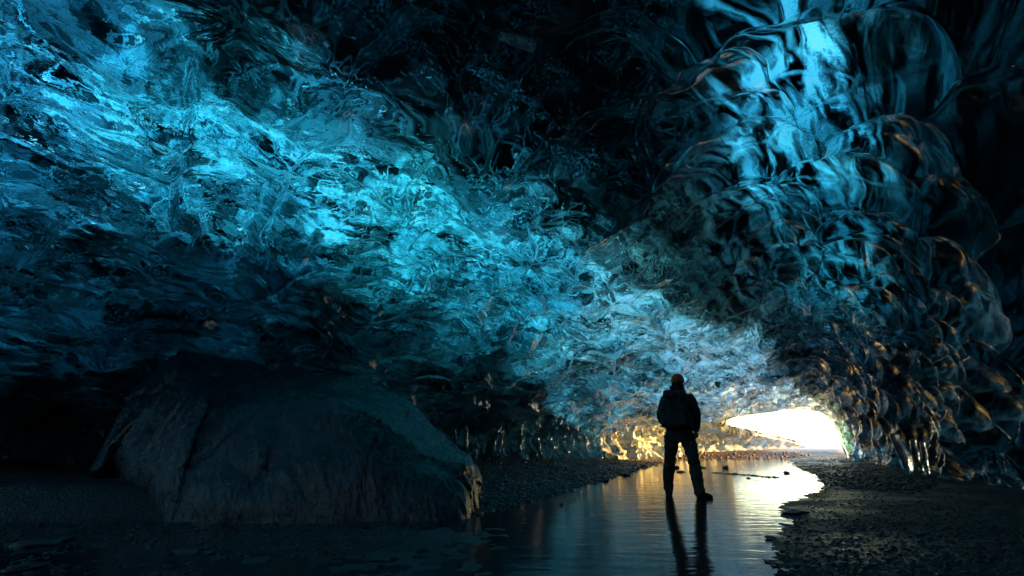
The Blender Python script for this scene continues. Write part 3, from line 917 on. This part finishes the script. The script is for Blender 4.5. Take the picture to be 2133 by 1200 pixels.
parts = [scatter([(975, 948), (1390, 940), (1400, 965), (1250, 1005), (1100, 1047), (985, 1078)], 5200, .15, .012, .055, 1),
         scatter([(1600, 950), (1770, 952), (1990, 1000), (2140, 1030), (2140, 1200), (1600, 1200), (1640, 1085), (1720, 1010)], 4200, .06, .005, .022, 2),
         scatter([(1600, 950), (1770, 952), (1990, 1000), (1900, 1030), (1720, 1012), (1700, 990)], 3600, .06, .008, .04, 12),
         scatter([(430, 1090), (900, 1088), (850, 1130), (700, 1175), (450, 1170)], 2600, .01, .006, .022, 3),
         scatter([(0, 1060), (300, 1088), (450, 1090), (450, 1199), (0, 1199)], 900, .0, .006, .03, 4),
         scatter([(1385, 938), (1700, 938), (1600, 955), (1400, 958)], 900, .1, .02, .07, 5),
         scatter([(1492, 980), (1618, 990), (1618, 1000), (1492, 990)], 120, .02, .01, .04, 6)]
gxp = np.concatenate([p[0] for p in parts]); gyp = np.concatenate([p[1] for p in parts]); gzp = np.concatenate([p[2] for p in parts]); gsz = np.concatenate([p[3] for p in parts])
n_p = len(gxp)
r_ = np.random.default_rng(9)
base = IV1[None] * (1 + .28 * r_.normal(size=(n_p, len(IV1), 1)).clip(-1, 1))
ang = r_.uniform(0, 6.28, n_p); ca, sa = np.cos(ang)[:, None], np.sin(ang)[:, None]
asp = r_.uniform(.7, 1.4, n_p)[:, None]; fl_ = r_.uniform(.4, .8, n_p)[:, None]
bx_, by_ = base[..., 0] * asp, base[..., 1] / asp
pv = np.stack([gxp[:, None] + gsz[:, None] * (bx_ * ca - by_ * sa), gyp[:, None] + gsz[:, None] * (bx_ * sa + by_ * ca), gzp[:, None] + gsz[:, None] * (base[..., 2] * fl_ + .15)], -1)
pf = (IF1[None] + (np.arange(n_p) * len(IV1))[:, None, None]).reshape(-1, 3)
gravel = mesh_np('gravel', pv.reshape(-1, 3), None, pf, (M_STONE,))
gravel['kind'] = 'stuff'

# ------------------------------------------------------------------ person
def ring_loft(bm, secs, n=20, closed=True):
    """secs: (x, y, z, rx, ry) along a path; elliptical sections square to the path"""
    P = np.array([q[:3] for q in secs], float)
    T = np.gradient(P, axis=0); T /= np.linalg.norm(T, axis=1)[:, None]
    rings = []
    for k, q in enumerate(secs):
        t = Vector(T[k])
        ref = Vector((1, 0, 0)) if abs(t.x) < .85 else Vector((0, 0, 1))
        v = t.cross(ref).normalized(); u = v.cross(t).normalized()
        c = Vector(q[:3]); rings.append([bm.verts.new(c + u * (q[3] * math.cos(a)) + v * (q[4] * math.sin(a))) for a in np.linspace(0, 2 * math.pi, n, endpoint=False)])
    for a, b in zip(rings[:-1], rings[1:]):
        for k in range(n):
            bm.faces.new((a[k], a[(k + 1) % n], b[(k + 1) % n], b[k]))
    if closed:
        bm.faces.new(rings[0][::-1]); bm.faces.new(rings[-1])
    bmesh.ops.recalc_face_normals(bm, faces=bm.faces[:])


def dense(secs, k=6):
    P = np.array(secs, float)
    return [tuple(r) for r in catmull(P, np.linspace(0, len(P) - 1, (len(P) - 1) * k + 1))]


def blob(bm, c, r, sub=3, rot=None):
    m = Matrix.Translation(c) @ (rot or Matrix()) @ Matrix.Diagonal((*r, 1))
    bmesh.ops.create_icosphere(bm, subdivisions=sub, radius=1, matrix=m)


def rbox(bm, c, half, bev, rot=None, seg=3):
    b2 = bmesh.new(); bmesh.ops.create_cube(b2, size=2, matrix=Matrix.Diagonal((*half, 1)))
    bmesh.ops.bevel(b2, geom=b2.edges[:], offset=bev, segments=seg, profile=.5, affect='EDGES')
    M = Matrix.Translation(c) @ (rot or Matrix())
    vm = {v: bm.verts.new(M @ v.co) for v in b2.verts}
    for f in b2.faces:
        bm.faces.new([vm[v] for v in f.verts])
    b2.free()


def finish(name, bm, mat, parent, voxel=None, sm=6, wrinkle=0.0, freq=8.0, smooth_shade=True):
    me = bpy.data.meshes.new(name); bm.to_mesh(me); bm.free()
    o = bpy.data.objects.new(name, me); COL.objects.link(o)
    if voxel:
        m = o.modifiers.new('r', 'REMESH'); m.mode = 'VOXEL'; m.voxel_size = voxel; m.use_smooth_shade = True
        s2 = o.modifiers.new('s', 'SMOOTH'); s2.iterations = sm; s2.factor = .5
        dg = bpy.context.evaluated_depsgraph_get()
        me2 = bpy.data.meshes.new_from_object(o.evaluated_get(dg))
        o.modifiers.clear(); o.data = me2; bpy.data.meshes.remove(me); me2.name = name; me = me2
    if wrinkle:
        n = len(me.vertices); co = np.zeros(n * 3, np.float32); no = np.zeros(n * 3, np.float32)
        me.vertices.foreach_get('co', co); me.vertices.foreach_get('normal', no)
        co = co.reshape(-1, 3); no = no.reshape(-1, 3)
        d = wrinkle * fbm(co[:, 0] * freq, co[:, 1] * freq, co[:, 2] * freq * 2.2, 3)
        me.vertices.foreach_set('co', (co + no * d[:, None]).astype(np.float32).ravel()); me.update()
    me.polygons.foreach_set('use_smooth', np.full(len(me.polygons), smooth_shade))
    me.materials.clear(); me.materials.append(mat)
    o.parent = parent
    return o


M_SKIN = mat_cloth('skin', (.42, .25, .18), .5, 80, .05)
M_JACK = mat_cloth('dark_jacket', (.018, .022, .026), .6)
M_PANT = mat_cloth('brown_trousers', (.045, .034, .024), .75)
M_BOOT = mat_cloth('boot_leather', (.02, .016, .013), .5)
M_SOLE = mat_cloth('boot_rubber', (.012, .012, .012), .7)
M_PACK = mat_cloth('pack_nylon', (.016, .019, .024), .55)
M_STRAP = mat_cloth('grey_webbing', (.12, .14, .15), .6)
M_GAIT = mat_cloth('knitted_scarf', (.014, .014, .017), .95)


def mat_helmet():
    t = NT('orange_shell'); tc = t.n('TexCoord').outputs['Object']
    n = t.noise(tc, 14, 5, .6)
    t.principled(t.mix(n, (1.0, .07, .006), (1.0, .11, .012)), t.mrange(n, .3, .7, .4, .6), t.bump(n, .05, .01), Specular_IOR_Level=.2)
    return t.m


M_HELM = mat_helmet()

pr = bpy.data.objects.new('person', None); COL.objects.link(pr)
thing(pr, 'person seen from behind in an orange helmet with a black backpack, in the shallow stream', 'person')
pr.location = (2.72, 8.72, -.03)
pr.rotation_euler = (0, 0, R(-16))
pr.scale = (1.07, 1.07, 1.075)
LEGL = [(-.10, .02, .86, .10, .11), (-.125, .05, .68, .088, .095), (-.152, .10, .49, .066, .072), (-.185, .12, .31, .062, .068), (-.20, .16, .10, .048, .055)]
LEGR = [(.14, .0, .86, .10, .11), (.165, -.02, .70, .09, .095), (.185, -.06, .52, .068, .072), (.205, -.13, .31, .064, .068), (.222, -.18, .10, .048, .055)]
TORSO = [(.02, .0, .80, .15, .11), (.022, .0, .90, .17, .115), (.028, .0, 1.05, .155, .105), (.038, .0, 1.25, .175, .115), (.044, .0, 1.40, .185, .11), (.046, .0, 1.49, .15, .09), (.046, .01, 1.55, .062, .062), (.052, .015, 1.66, .058, .06)]
ARMR = [(.215, .0, 1.46, .058, .058), (.262, -.01, 1.33, .052, .052), (.282, -.01, 1.19, .043, .045), (.276, .03, 1.07, .038, .04), (.262, .06, .95, .028, .032)]
ARML = [(-.125, .0, 1.46, .058, .058), (-.185, -.01, 1.33, .052, .052), (-.215, .01, 1.19, .043, .045), (-.165, .12, 1.07, .038, .04), (-.085, .20, 1.0, .028, .032)]

bm = bmesh.new()
for L in (LEGL, LEGR, TORSO, ARMR, ARML):
    ring_loft(bm, dense(L))
for (ax, ay, tx, ty) in ((-.20, .16, -.205, .33), (.222, -.18, .36, -.14)):
    ring_loft(bm, dense([(ax - (tx - ax) * .25, ay - (ty - ay) * .25, .05, .035, .035), (ax, ay, .06, .045, .05), ((ax + tx) / 2, (ay + ty) / 2, .04, .045, .035), (tx, ty, .03, .035, .022)]))
HC = Vector((.066, .02, 1.715))
blob(bm, HC, (.075, .095, .112)); blob(bm, HC + Vector((0, .045, -.06)), (.055, .055, .06))
ring_loft(bm, [(HC.x, HC.y + .085, HC.z + .01, .008, .008), (HC.x, HC.y + .112, HC.z - .028, .014, .012), (HC.x, HC.y + .09, HC.z - .035, .012, .01)], 10)
for sx in (-1, 1):
    blob(bm, HC + Vector((sx * .078, .0, -.012)), (.010, .02, .032), 2)
    blob(bm, HC + Vector((sx * .03, .082, .008)), (.013, .012, .010), 2)
blob(bm, HC + Vector((0, .092, -.066)), (.026, .012, .008), 2)


def hand(bm, w, down, side, fwd, curl):
    """palm and five separate fingers; w = wrist, down = fingers' direction, side = towards the thumb"""
    d, s_, f = Vector(down).normalized(), Vector(side).normalized(), Vector(fwd).normalized()
    w = Vector(w)
    ring_loft(bm, [(*(w), .026, .024), (*(w + d * .03), .034, .02), (*(w + d * .065), .042, .018), (*(w + d * .092), .040, .015)], 14)
    for k, ln in enumerate((.066, .076, .070, .055)):
        o = w + d * .085 + s_ * (.030 - .0205 * k)
        p1 = o + d * ln * .45 + f * curl * .010; p2 = p1 + d * ln * .3 + f * curl * .018; p3 = p2 + d * ln * .2 + f * curl * .022
        ring_loft(bm, [(*o, .0092, .0092), (*p1, .0088, .0088), (*p2, .0080, .0080), (*p3, .0062, .0062)], 10)
    o = w + d * .025 + s_ * .026
    p1 = o + (d * .6 + s_ * .75 + f * .2) * .042; p2 = p1 + (d * .95 + s_ * .2 + f * .25) * .03
    ring_loft(bm, [(*o, .0125, .0125), (*p1, .0105, .0105), (*p2, .0075, .0075)], 10)


hand(bm, (.262, .06, .955), (-.06, .12, -1), (-.1, 1, .1), (-1, 0, 0), 1.0)
hand(bm, (-.085, .20, 1.0), (.9, .25, -.35), (0, .3, 1), (0, -1, 0), 1.0)
finish('body', bm, M_SKIN, pr, .0055, 3)

bm = bmesh.new()
ring_loft(bm, dense([(.016, .0, .80, .205, .15), (.02, .0, .86, .208, .155), (.024, .0, .98, .195, .145), (.034, .0, 1.18, .205, .15), (.042, .0, 1.36, .222, .148), (.046, .0, 1.46, .205, .13), (.046, .0, 1.53, .13, .10), (.047, .01, 1.58, .08, .08)]))
ring_loft(bm, dense([(.18, .0, 1.475, .085, .08), (.232, .0, 1.42, .08, .08), (.270, -.01, 1.31, .074, .076), (.292, -.01, 1.18, .066, .068), (.286, .03, 1.07, .06, .062), (.268, .058, .955, .047, .05)]))
ring_loft(bm, dense([(-.09, .0, 1.475, .085, .08), (-.142, .0, 1.42, .08, .08), (-.192, -.01, 1.31, .074, .076), (-.228, .01, 1.18, .068, .07), (-.185, .10, 1.08, .06, .062), (-.095, .19, 1.0, .047, .05)]))
finish('jacket', bm, M_JACK, pr, .011, 4, .014, 7)

bm = bmesh.new()
ring_loft(bm, dense([(-.085, .01, .90, .115, .14), (-.10, .02, .82, .11, .125), (-.125, .05, .68, .098, .105), (-.155, .10, .49, .084, .088), (-.182, .115, .36, .086, .09), (-.196, .14, .20, .074, .08), (-.20, .16, .10, .07, .078)]))
ring_loft(bm, dense([(.125, .0, .90, .115, .14), (.14, .0, .82, .112, .125), (.165, -.02, .70, .10, .105), (.188, -.06, .52, .086, .088), (.205, -.11, .36, .09, .092), (.216, -.155, .20, .08, .085), (.224, -.18, .09, .078, .084)]))
ring_loft(bm, dense([(.018, .0, .80, .15, .125), (.018, .0, .88, .195, .14), (.02, .0, .97, .18, .13)]))
finish('trousers', bm, M_PANT, pr, .011, 3, .022, 9)


def boot(ax, ay, tx, ty):
    bm = bmesh.new()
    dx, dy = tx - ax, ty - ay
    ring_loft(bm, dense([(ax, ay, .20, .055, .06), (ax, ay, .11, .056, .062), (ax - dx * .05, ay - dy * .05, .05, .058, .064)]))
    ring_loft(bm, dense([(ax - dx * .28, ay - dy * .28, .05, .04, .045), (ax, ay, .07, .055, .06), (ax + dx * .5, ay + dy * .5, .055, .054, .05), (ax + dx * .85, ay + dy * .85, .04, .05, .036), (ax + dx * 1.08, ay + dy * 1.08, .034, .03, .022)]))
    o = finish('boot', bm, M_BOOT, pr, .007, 4, .004, 20)
    bm = bmesh.new()
    rot = Matrix.Rotation(math.atan2(dy, dx), 4, 'Z')
    L = math.hypot(dx, dy)
    rbox(bm, Vector((ax + dx * .38, ay + dy * .38, .004)), (L * .74, .052, .013), .012, rot)
    finish('sole', bm, M_SOLE, o)


boot(-.20, .16, -.205, .33)
boot(.222, -.18, .385, -.13)

bm = bmesh.new()
ring_loft(bm, dense([(.046, .01, 1.545, .105, .10), (.046, .01, 1.585, .115, .108), (.052, .015, 1.63, .105, .10), (.056, .02, 1.665, .088, .092), (.06, .02, 1.69, .08, .088)]))
finish('neck_scarf', bm, M_GAIT, pr, .009, 3, .02, 14)

# helmet: dome, lowered rim, centre rib, strap
bm = bmesh.new()
U, Vn = 40, 18
rings = []
for k in range(Vn):
    ph = math.pi / 2 * k / (Vn - 1)
    rings.append([bm.verts.new((HC.x + .101 * math.cos(a) * math.cos(ph) ** .82, HC.y + .122 * math.sin(a) * math.cos(ph) ** .82, HC.z - .005 + .122 * math.sin(ph) - (.018 if (k == 0 and math.sin(a) < 0) else 0))) for a in np.linspace(0, 2 * math.pi, U, endpoint=False)] if k < Vn - 1 else [bm.verts.new((HC.x, HC.y, HC.z + .117))])
for k in range(Vn - 2):
    for a in range(U):
        bm.faces.new((rings[k][a], rings[k][(a + 1) % U], rings[k + 1][(a + 1) % U], rings[k + 1][a]))
for a in range(U):
    bm.faces.new((rings[-2][a], rings[-2][(a + 1) % U], rings[-1][0]))
bm.faces.new(rings[0][::-1])
bmesh.ops.recalc_face_normals(bm, faces=bm.faces[:])
hm = finish('helmet', bm, M_HELM, pr)
bm = bmesh.new()
ring_loft(bm, [(HC.x, HC.y + .118 * math.cos(a), HC.z - .005 + .119 * math.sin(a), .014, .006) for a in np.linspace(.15, math.pi - .15, 24)], 10)
finish('rib', bm, M_HELM, hm)
for sx in (-1, 1):
    bm = bmesh.new()
    ring_loft(bm, [(HC.x + sx * .097, HC.y - .01, HC.z - .005, .006, .004), (HC.x + sx * .088, HC.y + .02, HC.z - .06, .006, .004), (HC.x + sx * .04, HC.y + .06, HC.z - .115, .006, .004)], 8)
    finish('chin_strap', bm, M_PACK, hm)
bm = bmesh.new()
rbox(bm, Vector((HC.x, HC.y - .122, HC.z + .018)), (.016, .006, .010), .004)
finish('lamp_clip', bm, M_PACK, hm)

# backpack
bp = bpy.data.objects.new('backpack', None); COL.objects.link(bp); bp.parent = pr
bp.location = (-.005, -.235, 1.25)
bm = bmesh.new(); rbox(bm, Vector((0, 0, -.03)), (.185, .115, .235), .07, None, 4)
finish('bag', bm, M_PACK, bp, .010, 4, .016, 9)
bm = bmesh.new(); rbox(bm, Vector((0, -.01, .235)), (.17, .125, .06), .045, Matrix.Rotation(R(-8), 4, 'X'), 4)
finish('lid', bm, M_PACK, bp, .009, 3, .010, 12)
bm = bmesh.new(); rbox(bm, Vector((0, -.118, -.10)), (.135, .04, .12), .035, None, 4)
finish('pocket', bm, M_PACK, bp, .008, 3, .010, 12)
for sx in (-1, 1):
    bm = bmesh.new(); rbox(bm, Vector((sx * .195, .01, -.14)), (.035, .07, .10), .03, None, 3)
    finish('side_pocket', bm, M_PACK, bp, .008, 3, .008, 12)
    bm = bmesh.new()
    ring_loft(bm, dense([(sx * .10, .08, .23, .028, .008), (sx * .115, .16, .30, .028, .008), (sx * .13, .29, .28, .028, .008), (sx * .135, .37, .15, .028, .008), (sx * .15, .38, -.02, .024, .008), (sx * .18, .28, -.16, .014, .006), (sx * .18, .08, -.2, .012, .006)]), 10)
    finish('shoulder_strap', bm, M_PACK, bp)
bm = bmesh.new()
ring_loft(bm, dense([(.055, -.10, .285, .009, .004), (.068, -.142, .235, .009, .004), (.045, -.148, .17, .009, .004), (.03, -.14, .10, .009, .004)]), 8)
finish('grey_strap', bm, M_STRAP, bp)
for sx in (-1, 1):
    bm = bmesh.new()
    ring_loft(bm, dense([(sx * .09, -.125, .20, .010, .004), (sx * .095, -.135, .08, .010, .004), (sx * .10, -.155, -.02, .010, .004)]), 8)
    rbox(bm, Vector((sx * .096, -.143, .06)), (.014, .006, .018), .004)
    finish('buckle_strap', bm, M_STRAP if False else M_PACK, bp)
